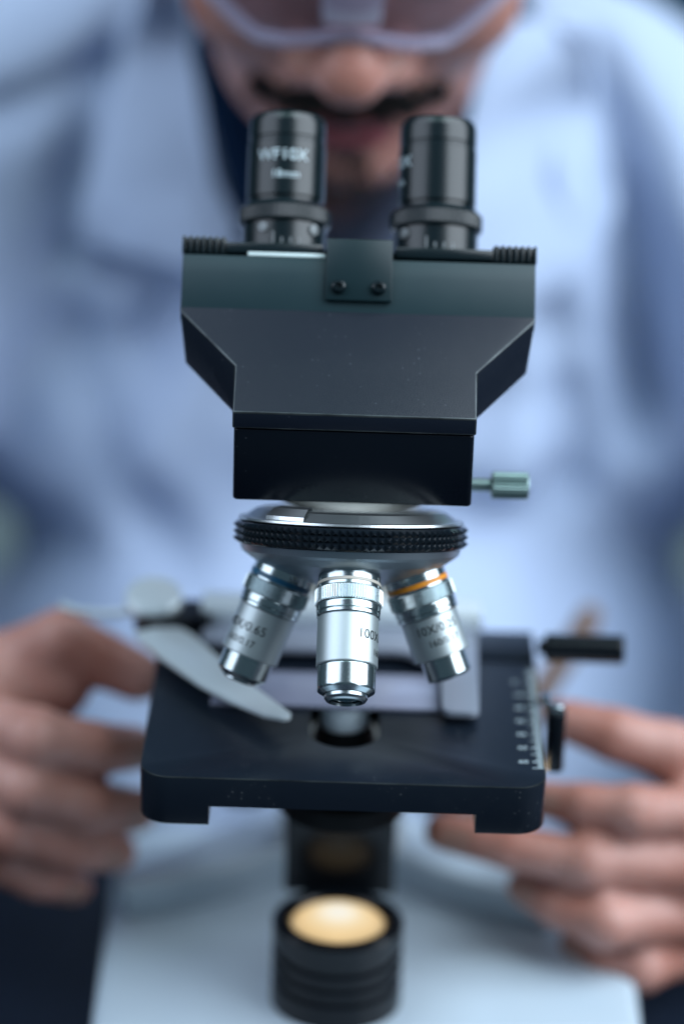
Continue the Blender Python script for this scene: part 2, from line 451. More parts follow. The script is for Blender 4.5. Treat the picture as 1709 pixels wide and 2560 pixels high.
for sx in (-1, 1):
    o2 = rounded_rect(-64, -42, -61.5, 57, 9.5, 10, (1, 0, 0, 1)) if sx < 0 else rounded_rect(42, 64, -61.5, 57, 9.5, 10, (0, 1, 1, 0))
    mb = MB(); n = len(o2)
    mb.add([(x, y, -10) for x, y in o2]+[(x, y, -16.0) for x, y in o2]+[(x*0.997, y*0.997, -16.5) for x, y in o2],
           [(i, n+i, n+(i+1) % n, (i+1) % n) for i in range(n)]+[(n+i, 2*n+i, 2*n+(i+1) % n, n+(i+1) % n) for i in range(n)]+[tuple(range(3*n-1, 2*n-1, -1))])
    build('stage_rail', mb, black_stage, stage, 35)
mb = MB(); box(mb, -20, 20, 40, 64, -24, -10.05)
build('stage_mount', mb, black_matte, stage, bevel=1)
# printed scale along the right edge
mb = MB()
for i in range(76):
    y = -47.4+i
    x0 = 61.6 if i % 10 else (59.9 if i else 59.9)
    if i % 10 == 5: x0 = 60.8
    if i == 0: x0 = 59.9
    off = 4.4
    box(mb, x0 if (i-off) else x0, 63.4, y-0.17, y+0.17, 0.01, 0.05)
for k in range(7):
    y = -42.9+10*k
    box(mb, 59.9, 61.6, y-0.17, y+0.17, 0.012, 0.052)
    vs, fs = text_data(str(60-10*k), 3.0)
    mb.add([(55.6+v[0]*1.05, y-1.05+v[1], 0.06) for v in vs], fs)
build('stage_scale', mb, white_print, stage, None, fix=False)
# block with screw beside the stage
mb = MB(); o2 = rounded_rect(66.3, 72.6, -9, 1, 2.6, 6)
prism(mb, [(x, y, 0.5) for x, y in o2], [(x, y, -20.5) for x, y in o2])
blk = build('vernier_block', mb, black_plastic, MIC, bevel=0.5)
fr = Frame((69.9, -4.5, 2.2), (0, -0.3, -1), (0, -1, 0))
mb = MB(); lathe(mb, fr, [(0.8, 0), (2.0, 0.0), (2.4, 0.5), (2.4, 2.2), (0, 2.2)], 20); build('screw', mb, chrome_soft, blk)
mb = MB(); box(mb, 64.3, 67.6, -3, 4, 0.8, 3.2); build('vernier_tab', mb, chrome_soft, blk, bevel=0.4)

# mechanical slide holder: L plate, spring finger, pivot knob, drive rod
mb = MB()
o2 = [(-49, 58), (-49, 33), (-30, 28), (-21, 27.5), (16, 28.3), (21, 27), (24, 23), (31.5, 20), (31.5, -15), (32.6, -17.6), (34, -18.4), (41, -18.6), (42.8, -17.8), (43.6, -16), (44.5, 60)]
prism(mb, [(x, y, 5.4) for x, y in o2], [(x, y, 2.9) for x, y in o2])
hold = build('slide_holder', mb, bar_lilac, MIC, bevel=0.5)
mb = MB(); box(mb, -50, 46, 46, 60, 5.5, 11.5)
build('holder_rail', mb, plate_grey, hold, bevel=1.0)
mb = MB(); box(mb, -64, 64, 34, 57, 0.05, 0.9); build('stage_back_plate', mb, black_stage, stage, bevel=0.3)
mb = MB()
o2 = [(-72, 34), (-69.7, 28.6), (-62.2, 15.6), (-47.7, -5.8), (-36.7, -18.0), (-26, -27.4), (-19.8, -29.6), (-17.6, -28.6), (-17.3, -26.0), (-26.4, -12.0), (-38.5, 8.0), (-51.7, 32.7), (-56, 38), (-62, 40)]
prism(mb, [(x, y, 6.8) for x, y in o2], [(x, y, 4.8) for x, y in o2])
build('spring_finger', mb, plate_grey, hold, bevel=0.6)
fr = Frame((-66.5, 50, 14.0), (0, 0.35, -1), (0, -1, 0))
mb = MB(); lathe(mb, fr, [(0, -0.6), (6, -0.4), (8.6, 0), (9.6, 1), (9.8, 4.2), (9.0, 4.8), (6, 5)], 48); build('pivot_knob', mb, plate_grey, hold, 40)
fr = Frame((-62, 49, 9), (0, 0, -1), (0, -1, 0))
mb = MB(); lathe(mb, fr, [(0, 0), (10, 0), (11, 1), (11, 6.5), (0, 6.5)], 40); box(mb, -58, -47, 42, 56, 3, 9.5); build('pivot_block', mb, black_plastic, hold)
mb = MB(); tube(mb, [(-74, 52, 6), (-84, 54, 4), (-94, 56, 4), (-99, 58, 5)], [1.5, 1.3, 1.3, 1.5], 8); build('release_lever', mb, plate_grey, hold, 60)
fr = Frame((64.5, 34, 5.6), (1, 0, 0), (0, -1, 0.4))
mb = MB(); lathe(mb, fr, [(0, 0), (2.6, 0), (2.6, 2), (4.5, 2.4), (4.8, 3), (4.8, 28.4), (4.2, 29.2), (3.0, 29.3), (2.8, 28.4), (0, 28.4)], 36,
                 rfun=lambda r, ph, t: r*(1+0.02*(r > 4)*math.cos(18*ph)))
build('drive_rod', mb, black_plastic, hold, 40)

# ---- nosepiece
BETA = R(19.0); ALPHA = R(21.0)
N0 = Vector((0, -21, 51)); nd = Vector((0, -math.sin(BETA), -math.cos(BETA))); ne = Vector((0, -math.cos(BETA), math.sin(BETA)))
nf = Frame(N0, nd, ne)         # t runs downwards along the axis, so heights are negative
mb = MB()
lathe(mb, nf, [(0, 4), (8, 2.0), (21.7, -2.6), (30.0, -6.2), (33.4, -8.6), (34.6, -9.6), (35.2, -11.7), (33, -12.0)], 128)
nose = build('nosepiece', mb, alloy, MIC, 28)
mb = MB()
lathe(mb, nf, [(30, -18.6), (34.5, -18.8), (35.8, -19.5), (35.6, -20.2), (34.6, -20.4), (33.6, -20.5), (30.2, -22.9), (28.6, -23.3), (27, -23.4), (0, -23.4)], 128)
build('bearing_disc', mb, brushed, nose, 25)
mb = MB()                       # detent notch piece on the rim
for a0, a1 in ((-52, -26),):
    pr = [(27.4, -23.0), (28.2, -24.6), (30.8, -24.0), (33.6, -21.6), (34.0, -20.4)]
    lathe(mb, nf, pr, 10, 0, R(a0), R(a1))
build('detent_stop', mb, brushed, nose, 25)
# knurled grip ring: core and three rows of pyramids
mb = MB()
T0, T1 = -18.9, -11.9
lathe(mb, nf, [(33, T0+0.2), (35.9, T0), (36.3, T0+0.25), (36.3, T1-0.25), (35.9, T1), (33, T1-0.2)], 160)
grip = build('grip_ring', mb, rubber_gloss, nose, 30)
mb = MB(); n = 96; rows = 3; hh = (abs(T0-T1)-0.5)/rows
for k in range(n):
    a = 2*math.pi*k/n; da = math.pi/n
    for j in range(rows):
        t0 = T0+0.25+j*hh; t1 = t0+hh
        mb.add([nf.p(36.25, a-da, t0), nf.p(36.25, a+da, t0), nf.p(36.25, a+da, t1), nf.p(36.25, a-da, t1), nf.p(37.35, a, (t0+t1)/2)],
               [(0, 1, 4), (1, 2, 4), (2, 3, 4), (3, 0, 4)])
o = build('grip_knurl', mb, rubber_gloss, grip, None); o['kind'] = 'stuff'

# ---- objectives
def objective(ang, label, ringm, scale_r, spec, lines):
    r_dir = math.cos(ang)*ne + math.sin(ang)*Vector((1, 0, 0))
    d = (math.cos(ALPHA)*nd + math.sin(ALPHA)*r_dir).normalized()
    o0 = N0 + 21.7*r_dir - 2.4*d
    fr = Frame(o0, d, -F)
    L0 = spec['len']
    root_mb = MB()
    lathe(root_mb, fr, [(9.55, -4), (9.7, 0), (9.7, 1.9), (9.3, 2.0)], 64)
    lathe(root_mb, fr, [(9.3, 2.7), (9.8, 2.8), (9.9, 3.7), (9.6, 3.9)], 64)
    ob_ = build('objective', root_mb, chrome, MIC, 30); ob_['label'] = label
    mb = MB(); wd = spec.get('ring', 0.75); lathe(mb, fr, [(9.5, 1.95-wd/3), (9.95, 2.0-wd/3), (10.0, 1.95+wd), (9.5, 2.0+wd)], 64); build('colour_ring', mb, ringm, ob_, 30)
    mb = MB(); nk = 80                           # grip collar with fine flutes
    def flute(r, ph, t): return r-0.55*(1 if (r > 10.4) else 0)*(0.5-0.5*math.cos(nk*ph))**0.7
    lathe(mb, fr, [(9.4, 3.8), (10.2, 3.95), (10.65, 4.3), (10.65, 8.4), (10.2, 8.75), (9.4, 8.9)], nk*10, rfun=flute); build('grip_collar', mb, chrome, ob_, None)
    mb = MB(); lathe(mb, fr, [(9.5, 8.8), (9.9, 9.0), (10.0, 9.2), (10.0, 11.1), (9.6, 11.3), (9.55, 11.5), (9.9, 11.7), (9.9, 12.6), (9.4, 13.0)], 72); build('neck_rings', mb, chrome, ob_, 30)
    rb, b1 = spec['rb'], spec['b1']
    mb = MB(); lathe(mb, fr, [(rb-0.3, 12.9), (rb, 13.2), (rb+0.05, b1-0.3), (rb-0.1, b1), (rb-1.2, b1+0.1)], 72); brl = build('barrel', mb, satin, ob_, 30)
    mb = MB()
    for (txt, size, t, ph) in lines:
        text_on_cyl(mb, fr, txt, size, rb+0.05, t, R(ph))
    build('lettering', mb, ink, ob_, None, fix=False)
    mb = MB(); lathe(mb, fr, spec['tip'], 72); build('nose_tip', mb, chrome, ob_, 30)
    mb = MB(); lathe(mb, fr, spec['inner'], 56); build('inner_mount', mb, chrome_soft, ob_, 30)
    tl, rl = spec['lens']
    mb = MB(); lathe(mb, fr, [(rl, tl), (rl*0.7, tl+0.5), (rl*0.35, tl+0.9), (0, tl+1.05)], 12, mi=0); build('front_lens', mb, lens_glass, ob_, None)
    return ob_

spec100 = dict(len=39.5, rb=9.55, b1=28.7, tip=[(8.9, 28.6), (9.1, 29.0), (9.1, 35.8), (8.9, 36.4), (7.2, 37.5), (6.9, 37.4)],
               inner=[(7.0, 36.9), (6.75, 37.1), (6.75, 38.6), (6.2, 39.4), (5.1, 39.7), (5.0, 38.7)], lens=(38.3, 5.0))
spec40 = dict(ring=1.3, len=37.5, rb=9.35, b1=28.6, tip=[(7.9, 28.6), (8.3, 28.7), (8.3, 34.6), (7.9, 35.2), (6.4, 36.4), (5.8, 36.4)],
              inner=[(6.0, 36.0), (5.6, 36.1), (5.6, 37.0), (5.0, 37.4), (3.6, 37.5), (3.5, 36.8)], lens=(36.5, 3.5))
spec10 = dict(ring=1.2, len=33.0, rb=9.2, b1=26.4, tip=[(7.0, 26.4), (7.3, 26.6), (7.3, 33.0), (7.0, 33.6), (5.6, 34.1), (5.3, 34.0)],
              inner=[(5.4, 33.8), (5.0, 33.5), (4.6, 33.2)], lens=(33.0, 4.6))
spec4 = dict(len=26, rb=9.2, b1=20.0, tip=[(8.2, 20), (8.4, 20.2), (8.4, 23.2), (8.0, 23.8), (6.4, 24.2), (6.0, 24)],
             inner=[(6.1, 23.9), (5.6, 23.6), (5.2, 23.4)], lens=(23.2, 5.2))
objective(0.0, 'silver objective with an ivory ring pointing to the front, marked 100X', ring_white, 1, spec100, [('100X/1.25', 4.3, 21.0, 19), ('160/0.17', 3.1, 25.7, 56)])
objective(-math.pi/2, 'silver objective with a blue ring, marked 40X/0.65', ring_blue, 1, spec40, [('40X/0.65', 4.2, 20.8, -80), ('160/0.17', 3.2, 25.4, -66)])
objective(math.pi/2, 'shorter silver objective with an orange ring, marked 10X/0.25', ring_orange, 1, spec10, [('10X/0.25', 4.0, 18.2, -38), ('160/0.17', 3.1, 22.4, -20)])
objective(math.pi, 'short silver objective at the back of the nosepiece', ring_red, 1, spec4, [('4X/0.10', 3.5, 17.0, -30)])

# ---- head
mb = MB()
o2 = rounded_rect(-37.4, 37.4, -27.8, 34, 1.6, 4)
prism(mb, [(x, y, 104.5) for x, y in o2], [(x, y, 80.6) for x, y in o2])
build('head_block', mb, black_smooth, MIC, bevel=0.7, seg=3)
TG = math.tan(R(32))
def zt(y): return 110.3+(y+28)*TG
half = [(37.9, -28.2, 104.8, 37.9), (37.9, -12.5, 103.6, 37.7), (56.3, 5.7, 113.4, 54.3), (56.3, 16, 119.5, 54.3)]
top = [(x, y, zt(y)) for x, y, zb, xb in half] + [(-x, y, zt(y)) for x, y, zb, xb in reversed(half)]
bot = [(xb, y, zb) for x, y, zb, xb in half] + [(-xb, y, zb) for x, y, zb, xb in reversed(half)]
mb = MB(); prism(mb, top, bot)
head = build('prism_housing', mb, [black_paint, edge_highlight_wear], MIC, bevel=0.5, seg=3, edge_mat=1)
# interpupillary slide: everything stacked along the eyepiece axis A, going back along B
A = Vector((0, math.sin(R(30)), math.cos(R(30)))); B = Vector((0, math.cos(R(30)), -math.sin(R(30))))
Q0 = Vector((0, 6.4, 131.3))
def q(x, b_, a_): return Q0 + Vector((x, 0, 0)) + B*b_ + A*a_
def qbox(mb, x0, x1, b0, b1, a0, a1):
    v = [q(x0,b0,a0), q(x1,b0,a0), q(x1,b1,a0), q(x0,b1,a0), q(x0,b0,a1), q(x1,b0,a1), q(x1,b1,a1), q(x0,b1,a1)]
    mb.add(v, [(0,3,2,1),(4,5,6,7),(0,1,5,4),(1,2,6,5),(2,3,7,6),(3,0,4,7)])
mb = MB()
pf = [(0.0, -3), (0.0, 12.4), (1.1, 18.4), (46, 18.4), (46, -3)]
prism(mb, [q(-56.1, b_, a_) for b_, a_ in pf], [q(56.1, b_, a_) for b_, a_ in pf])
build('slide_block', mb, green_grey, MIC, bevel=0.35)
for sx in (-1, 1):
    mb = MB()
    xs = sorted((sx*11.5, sx*42.5)); qbox(mb, xs[0], xs[1], 2.0, 45, 19.6, 23.0)
    xs = sorted((sx*42.4, sx*56.3)); qbox(mb, xs[0], xs[1], 3.0, 45, 18.9, 24.2)
    pl = build('slide_plate', mb, black_anod, MIC, bevel=0.3)
    for i in range(7):
        x = sx*(43.6+i*2.05)
        mb = MB(); xs = sorted((x-0.55, x+0.55)); qbox(mb, xs[0], xs[1], 1.6, 6, 19.0, 24.5)
        build('grip_rib', mb, black_anod, pl, bevel=0.25)
mb = MB(); qbox(mb, -35.5, -10.8, 0.9, 12, 18.45, 19.75)
build('spacing_scale', mb, mat('white_strip', (0.62, 0.74, 0.74), 0.4), MIC, bevel=0.2)
mb = MB(); qbox(mb, -10.4, 10.6, -2.0, 8, 4.3, 24.3); qbox(mb, -10.4, 10.6, 2, 40, 22.6, 24.3)
brk = build('centre_bracket', mb, mat('bracket_enamel', (0.006, 0.020, 0.025), 0.36, 0.0, **{'Specular IOR Level': 0.35}), MIC, bevel=0.5)
for x in (-6.3, 6.4):
    fr = Frame(q(x, -4.0, 8.6), B, A)
    mb = MB(); lathe(mb, fr, [(0, 0.9), (1.0, 0.9), (1.05, 0.0), (1.5, 0.05), (2.1, 0.6), (2.35, 1.4), (2.35, 2.3)], 24); build('screw', mb, black_anod, brk, 30)
# dovetail under the slide block
mb = MB(); prism(mb, [(-36, 14, 118), (36, 14, 118), (36, 56, 118), (-36, 56, 118)], [(-36, 14, 80.7), (36, 14, 80.7), (36, 50, 80.7), (-36, 50, 80.7)])
build('head_back', mb, black_smooth, MIC, bevel=1)
# lock screw
fr = Frame((37.0, 0, 77.4), (1, 0, 0), (0, -1, 0.4))
mb = MB(); lathe(mb, fr, [(2.2, -12), (2.2, 7.4), (2.4, 7.5)], 24); ls = build('lock_screw', mb, teal_steel, MIC)
mb = MB(); lathe(mb, fr, [(2.3, 7.4), (3.9, 7.6), (4.2, 8.1), (4.2, 19.2), (3.8, 19.7), (0, 19.8)], 96, rfun=lambda r, ph, t: r*(1+0.04*(r > 4)*math.cos(24*ph))); build('knurled_head', mb, teal_steel, ls, 30)

# ---- eyepieces
def eyepiece(sx, lab, lines):
    c0 = q(sx*24.6, 22.5, 23.0)
    fr = Frame(c0, -A, -F)      # t is negative going up
    mb = MB(); lathe(mb, fr, [(15.2, 0.1), (15.2, -1.2), (13.6, -1.6), (13.6, -9.6), (12.5, -10)], 64)
    e_ = build('eyepiece', mb, black_anod, MIC, 30); e_['label'] = lab
    mb = MB(); nk = 60
    lathe(mb, fr, [(13.5, -9.4), (14.6, -9.8), (15.0, -10.4), (15.0, -14.6), (13.4, -16.4), (12.4, -16.8)], nk*6,
          rfun=lambda r, ph, t: r-0.35*(1 if r > 14.9 else 0)*(0.5-0.5*math.cos(nk*ph)))
    build('grip_collar', mb, black_anod, e_, 40)
    mb = MB(); lathe(mb, fr, [(12.0, -16.6), (12.0, -18.0), (12.7, -18.4), (12.6, -36.6), (12.2, -37.0), (12.2, -38.0), (12.5, -38.4), (12.4, -43.6), (12.0, -45.3), (11.3, -46.1), (9.8, -46.4), (8.8, -45.2), (8.8, -43), (0, -42.6)], 72)
    build('barrel', mb, black_anod, e_, 30)
    mb = MB()
    for (txt, size, t, ph) in lines: text_on_cyl(mb, fr, txt, size, 12.68, t, R(ph), 0.06)
    build('lettering', mb, white_print, e_, None, fix=False)
    for ph, r_ in ((R(-28), 1.5), (R(44), 1.7)) if sx < 0 else ((R(-48), 1.7), (R(150), 1.5)):
        f2 = Frame(fr.p(14.5, ph, -7.0), (fr.c*math.cos(ph)+fr.x*math.sin(ph))*-1, A)
        mb = MB(); lathe(mb, f2, [(0, 0.3), (0.6, 0.3), (0.7, 0), (r_, 0.1), (r_, 1.4)], 18); build('set_screw', mb, dull_steel, e_, 30)
    mb = MB()
    for k in range(4):
        ph = R(-14+12*k)
        p0, p1 = fr.p(13.66, ph, -1.8), fr.p(13.66, ph, -5.5 if k % 4 == 0 else -3.6)
        tube(mb, [p0, p1], 0.22, 5)
    build('index_marks', mb, dull_steel, e_, None)
    return e_
eyepiece(-1, 'black eyepiece with white WF10X lettering facing the front', [('WF10X', 5.4, -29.5, -45), ('18mm', 3.8, -23.6, -22)])
eyepiece(1, 'black eyepiece with its lettering turned away to the left', [('WF10X', 5.4, -29.5, -122), ('18mm', 3.8, -23.6, -102)])

# tan stick leaning behind the drive rod
mb = MB(); tube(mb, [(93, 168, -37), (92.4, 167, -39), (91, 166, -43), (78, 160, -64), (62, 152, -90), (40, 142, -132)], [2.6, 4.2, 4.6, 4.6, 4.6, 4.6], 16)
tag(build('tan_stick', mb, tan_rubber), 'tan round-ended stick leaning behind the black drive rod', 'stick')

# ------------------------------------------------------------------ glass slide on the stage
mb = MB(); box(mb, -44, 31, -9.0, 17, 0.3, 1.5)
tag(build('microscope_slide', mb, glass, bevel=0.15), 'pale glass slide lying on the black stage under the objectives', 'glass slide')

# ------------------------------------------------------------------ person: one continuous body grown from a distance field
class Field:
    def __init__(s, lo, hi, h):
        s.lo = np.array(lo, float); s.h = h
        s.n = np.ceil((np.array(hi)-s.lo)/h).astype(int)+1
        s.f = np.full(s.n, 60.0, np.float32)
    def _loc(s, lo, hi, pad):
        a = np.maximum(np.floor((np.array(lo)-pad-s.lo)/s.h).astype(int), 0)
        b = np.minimum(np.ceil((np.array(hi)+pad-s.lo)/s.h).astype(int)+1, s.n)
        if np.any(b <= a): return None
        g = np.meshgrid(*[s.lo[i]+s.h*np.arange(a[i], b[i]) for i in range(3)], indexing='ij')
        return tuple(slice(a[i], b[i]) for i in range(3)), np.stack(g, -1)
    def blend(s, sl, d, k, sub=False):
        f = s.f[sl]; d = d.astype(np.float32)
        if sub:
            d = -d; h_ = np.clip(0.5-0.5*(f-d)/max(k, 1e-3), 0, 1); s.f[sl] = f*(1-h_)+d*h_+k*h_*(1-h_)
        else:
            h_ = np.clip(0.5+0.5*(d-f)/max(k, 1e-3), 0, 1); s.f[sl] = d*(1-h_)+f*h_-k*h_*(1-h_)
    def ell(s, c, r, M=None, k=6, sub=False):
        c = np.array(c, float); r = np.array(r, float); R_ = r.max()
        q_ = s._loc(c-R_, c+R_, k+3*s.h)
        if q_ is None: return
        sl, p_ = q_; p_ = p_-c
        if M is not None: p_ = p_ @ M
        k0 = np.linalg.norm(p_/r, axis=-1); k1 = np.linalg.norm(p_/(r*r), axis=-1)+1e-9
        s.blend(sl, k0*(k0-1)/k1, k, sub)
    def cap(s, a, b, ra, rb, k=4, sub=False):
        a = np.array(a, float); b = np.array(b, float); R_ = max(ra, rb)
        q_ = s._loc(np.minimum(a, b)-R_, np.maximum(a, b)+R_, k+3*s.h)
        if q_ is None: return
        sl, p_ = q_; ab = b-a
        t = np.clip(((p_-a) @ ab)/(ab @ ab), 0, 1)
        d = np.linalg.norm(p_-a-t[..., None]*ab, axis=-1)-(ra+(rb-ra)*t)
        s.blend(sl, d, k, sub)
    def mesh(s):
        """naive surface nets"""
        f = s.f; ins = f < 0; nx, ny, nz = f.shape
        cnt = np.zeros((nx-1, ny-1, nz-1), np.int8)
        for dx in (0, 1):
            for dy in (0, 1):
                for dz in (0, 1):
                    cnt += ins[dx:nx-1+dx, dy:ny-1+dy, dz:nz-1+dz]
        act = np.argwhere((cnt > 0) & (cnt < 8))
        idx = -np.ones(cnt.shape, np.int64); idx[tuple(act.T)] = np.arange(len(act))
        acc = np.zeros((len(act), 3)); num = np.zeros(len(act))
        cs = [(a, b, c_) for a in (0, 1) for b in (0, 1) for c_ in (0, 1)]
        for i in range(8):
            for j in range(i+1, 8):
                if sum(abs(cs[i][t]-cs[j][t]) for t in range(3)) != 1: continue
                v0 = f[tuple((act+cs[i]).T)].astype(float); v1 = f[tuple((act+cs[j]).T)].astype(float)
                m_ = (v0 < 0) != (v1 < 0)
                t = np.where(m_, v0/np.where(m_, v0-v1, 1), 0)
                pt = np.array(cs[i])+t[:, None]*(np.array(cs[j])-np.array(cs[i]))
                acc += pt*m_[:, None]; num += m_
        V = (act+acc/num[:, None])*s.h+s.lo
        quads = []
        for ax in range(3):
            u, v = [(1, 2), (2, 0), (0, 1)][ax]
            sl0 = [slice(None)]*3; sl1 = [slice(None)]*3
            sl0[ax] = slice(0, -1); sl1[ax] = slice(1, None)
            ch = ins[tuple(sl0)] != ins[tuple(sl1)]
            E_ = np.argwhere(ch)
            E_ = E_[(E_[:, u] > 0) & (E_[:, v] > 0) & (E_[:, u] < s.n[u]-1) & (E_[:, v] < s.n[v]-1)]
            if not len(E_): continue
            du = np.zeros(3, int); du[u] = 1; dv = np.zeros(3, int); dv[v] = 1
            q4 = np.stack([idx[tuple((E_-du-dv).T)], idx[tuple((E_-dv).T)], idx[tuple(E_.T)], idx[tuple((E_-du).T)]], 1)
            flip = ~ins[tuple(E_.T)]
            q4[flip] = q4[flip][:, ::-1]
            quads.append(q4)
        return V, np.concatenate(quads)

def relax(V, Q, it, lam=0.5):
    E_ = np.concatenate([Q[:, [0, 1]], Q[:, [1, 2]], Q[:, [2, 3]], Q[:, [3, 0]]])
    deg = np.bincount(E_.ravel(), minlength=len(V))[:, None]
    for _ in range(it):
        a = np.zeros_like(V)
        for c_ in range(3):
            a[:, c_] = np.bincount(E_[:, 0], V[E_[:, 1], c_], len(V))+np.bincount(E_[:, 1], V[E_[:, 0], c_], len(V))
        V = V+lam*(a/deg-V)
    return V

def np_mesh(name, V, Q):
    me = bpy.data.meshes.new(name)
    me.vertices.add(len(V)); me.vertices.foreach_set('co', (V*S).astype(np.float32).ravel())
    me.loops.add(Q.size); me.loops.foreach_set('vertex_index', Q.astype(np.int32).ravel())
    me.polygons.add(len(Q)); me.polygons.foreach_set('loop_start', np.arange(0, Q.size, 4, dtype=np.int32))
    me.update(calc_edges=True); me.validate()
    return me

PHI = R(27)
hf = np.array((0, -math.cos(PHI), -math.sin(PHI))); hu = np.array((0, -math.sin(PHI), math.cos(PHI))); hx = np.array((1.0, 0, 0))
tw = R(3.0)                      # slight turn of the head
hx, hf = hx*math.cos(tw)-hf*math.sin(tw)*0.0, hf
HM = np.stack([hx, hf, hu], 1)   # columns: local axes
HO = np.array((-5.0, 236.0, 238.0))
def H(x, f_, u_): return HO + x*hx + f_*hf + u_*hu

body = Field((-300, -25, -200), (300, 480, 355), 2.5)
def he(c, r, k=8, sub=False): body.ell(H(*c), r, HM, k, sub)
he((0, -5, 35), (76, 92, 85)); he((0, 32, -22), (60, 56, 72), 14); he((0, 40, -66), (47, 46, 36), 16)
he((0, 78, -85), (19, 15, 13), 14)
for sx in (-1, 1):
    he((sx*36, 64, -20), (24, 22, 22), 16); he((sx*77, -5, 0), (6, 17, 30), 4)
body.cap(H(-40, 82, 27), H(40, 82, 27), 8, 8, 10)
for sx in (-1, 1): he((sx*32, 92, 9), (16, 10, 11), 6, True); he((sx*32, 77, 9), (12, 12, 12), 1)
body.cap(H(0, 86, 10), H(0, 107, -15), 8, 10.5, 6); he((0, 108, -19.5), (12.5, 12, 10.5), 5)
for sx in (-1, 1): he((sx*16, 96, -23), (8.5, 12, 9), 5)
for sx in (-1, 1): he((sx*7.5, 101, -33), (3.6, 5, 3.4), 1.5, True)
he((0, 86, -43), (26, 12, 11), 9)
he((0, 94.5, -50), (19, 7, 4.6), 3); he((0, 93.5, -59.5), (17, 7.5, 5.6), 3)
he((0, 103, -54.6), (20, 7, 1.2), 1, True)
body.cap(H(0, -22, -45), (0, 372, 118), 57, 62, 20)
# trunk and arms inside the clothes
body.ell((0, 385, 40), (118, 72, 110), None, 20)
for sx, el, wr in ((1, (215, 280, 5), (167, 86, -98)), (-1, (-215, 280, 10), (-162, 88, -72))):
    body.cap((sx*100, 380, 95), el, 44, 36, 20); body.cap(el, wr, 36, 25, 10)

def hand(wrist, palm, fingers, thumb, off=(0, 0, 0), sc_=1.0):
    off = np.array(off, float); ad = lambda p_: np.array(p_, float)+off
    palm = [(ad(a) if i < 4 else ad(a), ad(b), ra, rb) for i, (a, b, ra, rb) in enumerate(palm)]
    fingers = [([ad(p_) for p_ in ch], tuple(r_*sc_ for r_ in rs)) for ch, rs in fingers]
    thumb = ([ad(p_) for p_ in thumb[0]], tuple(r_*sc_ for r_ in thumb[1]))
    for a, b, ra, rb in palm: body.cap(a, b, ra, rb, 7)
    chains = fingers+[thumb]
    for ch, rs in chains:
        for i in range(len(ch)-1): body.cap(ch[i], ch[i+1], rs[i], rs[i+1], 2.0 if i else 5.0)
        body.ell(ch[1], (rs[1]*1.1,)*3, None, 2)
FR = (9.4, 8.7, 7.8, 6.6)
rh = [([(126, 24, -52), (99, 12, -46), (82, 15, -46), (66, 23, -48)], FR),
      ([(126, 19, -71), (84, 7, -64), (58, 12, -62), (34, 21, -61)], (9.8, 9.2, 8.0, 6.9)),
      ([(126, 21, -91), (91, 0, -84), (75, 8, -82), (63, 19, -81)], FR),
      ([(125, 29, -109), (105, 6, -105), (92, 11, -105), (82, 21, -104)], (8.6, 7.8, 7.0, 6.0))]
rth = ([(144, 50, -66), (113, 38, -36), (93, 36, -29), (75, 39, -25)], (13, 10.5, 9.6, 7.6))
hand((166, 60, -88), [((166, 60, -88), (126, 26, -54), 22, 11), ((166, 60, -88), (126, 21, -72), 22, 12), ((166, 60, -88), (126, 23, -88), 20, 12), ((166, 60, -92), (126, 31, -102), 18, 11), ((150, 48, -80), (128, 26, -78), 16, 13)], rh, rth, (1.5, 20, -8), 1.0)
lh = [([(-136, 24, -22), (-103, 2, -21), (-84, 8, -27), (-71, 27, -36)], (10.2, 9.8, 9.0, 8.0)),
      ([(-138, 21, -34), (-106, -3, -38), (-85, 4, -47), (-70, 23, -58)], (10.2, 9.6, 8.8, 7.8)),
      ([(-140, 23, -50), (-112, -2, -54), (-92, 5, -64), (-77, 22, -74)], (10.0, 9.4, 8.6, 7.6)),
      ([(-141, 30, -66), (-119, 6, -69), (-104, 10, -79), (-92, 25, -90)], (9.2, 8.6, 7.8, 6.8))]
lth = ([(-148, 54, -42), (-121, 46, -16), (-98, 42, -2), (-71, 42, -15)], (14, 11.5, 10.5, 9.2))
hand((-160, 62, -62), [((-160, 62, -58), (-132, 28, -24), 22, 11), ((-160, 62, -60), (-134, 23, -36), 22, 12), ((-160, 62, -62), (-137, 25, -52), 20, 12), ((-160, 62, -66), (-139, 32, -68), 18, 11), ((-152, 48, -56), (-134, 28, -44), 16, 13)], lh, lth, (-2.0, 26, -10.5), 1.03)
body.ell((-124, 60, -52), (22, 17, 36), None, 4); body.ell((134, 58, -86), (16, 12, 34), None, 4); body.ell((-106, 64, -30), (17, 10, 13), None, 4)
V, Q = body.mesh(); V = relax(V, Q, 2, 0.5)
me = np_mesh('person', V, Q)
# lips and nails are faces of the same skin with their own colour
cen = V[Q].mean(1); loc = (cen-HO) @ HM
mi = np.zeros(len(Q), np.int32)
lip = (np.abs(loc[:, 0]) < 21*(1-((loc[:, 2]+54.5)/13)**2)) & (loc[:, 1] > 84) & (loc[:, 2] < -46.5) & (loc[:, 2] > -64.5)
mi[lip] = 1
for ch, of_ in [(c_[0], (1.5, 20, -8)) for c_ in rh]+[(c_[0], (-2.0, 26, -10.5)) for c_ in lh]:
    a, b = np.array(ch[2])+of_, np.array(ch[3])+of_; ax = (b-a)/np.linalg.norm(b-a)
    back = np.array((0, -1.0, 0.15)); back -= back @ ax*ax; back /= np.linalg.norm(back)
    d = cen-(a+0.72*(b-a)); al = d @ ax; bk = d @ back; sd = np.linalg.norm(d-al[:, None]*ax-bk[:, None]*back, axis=1)
    mi[(np.abs(al) < 5.5) & (bk > 4.2) & (bk < 10) & (sd < 4.6)] = 2
me.polygons.foreach_set('material_index', mi)
person = link('person', me, [skin, lips, nail], None, 180)
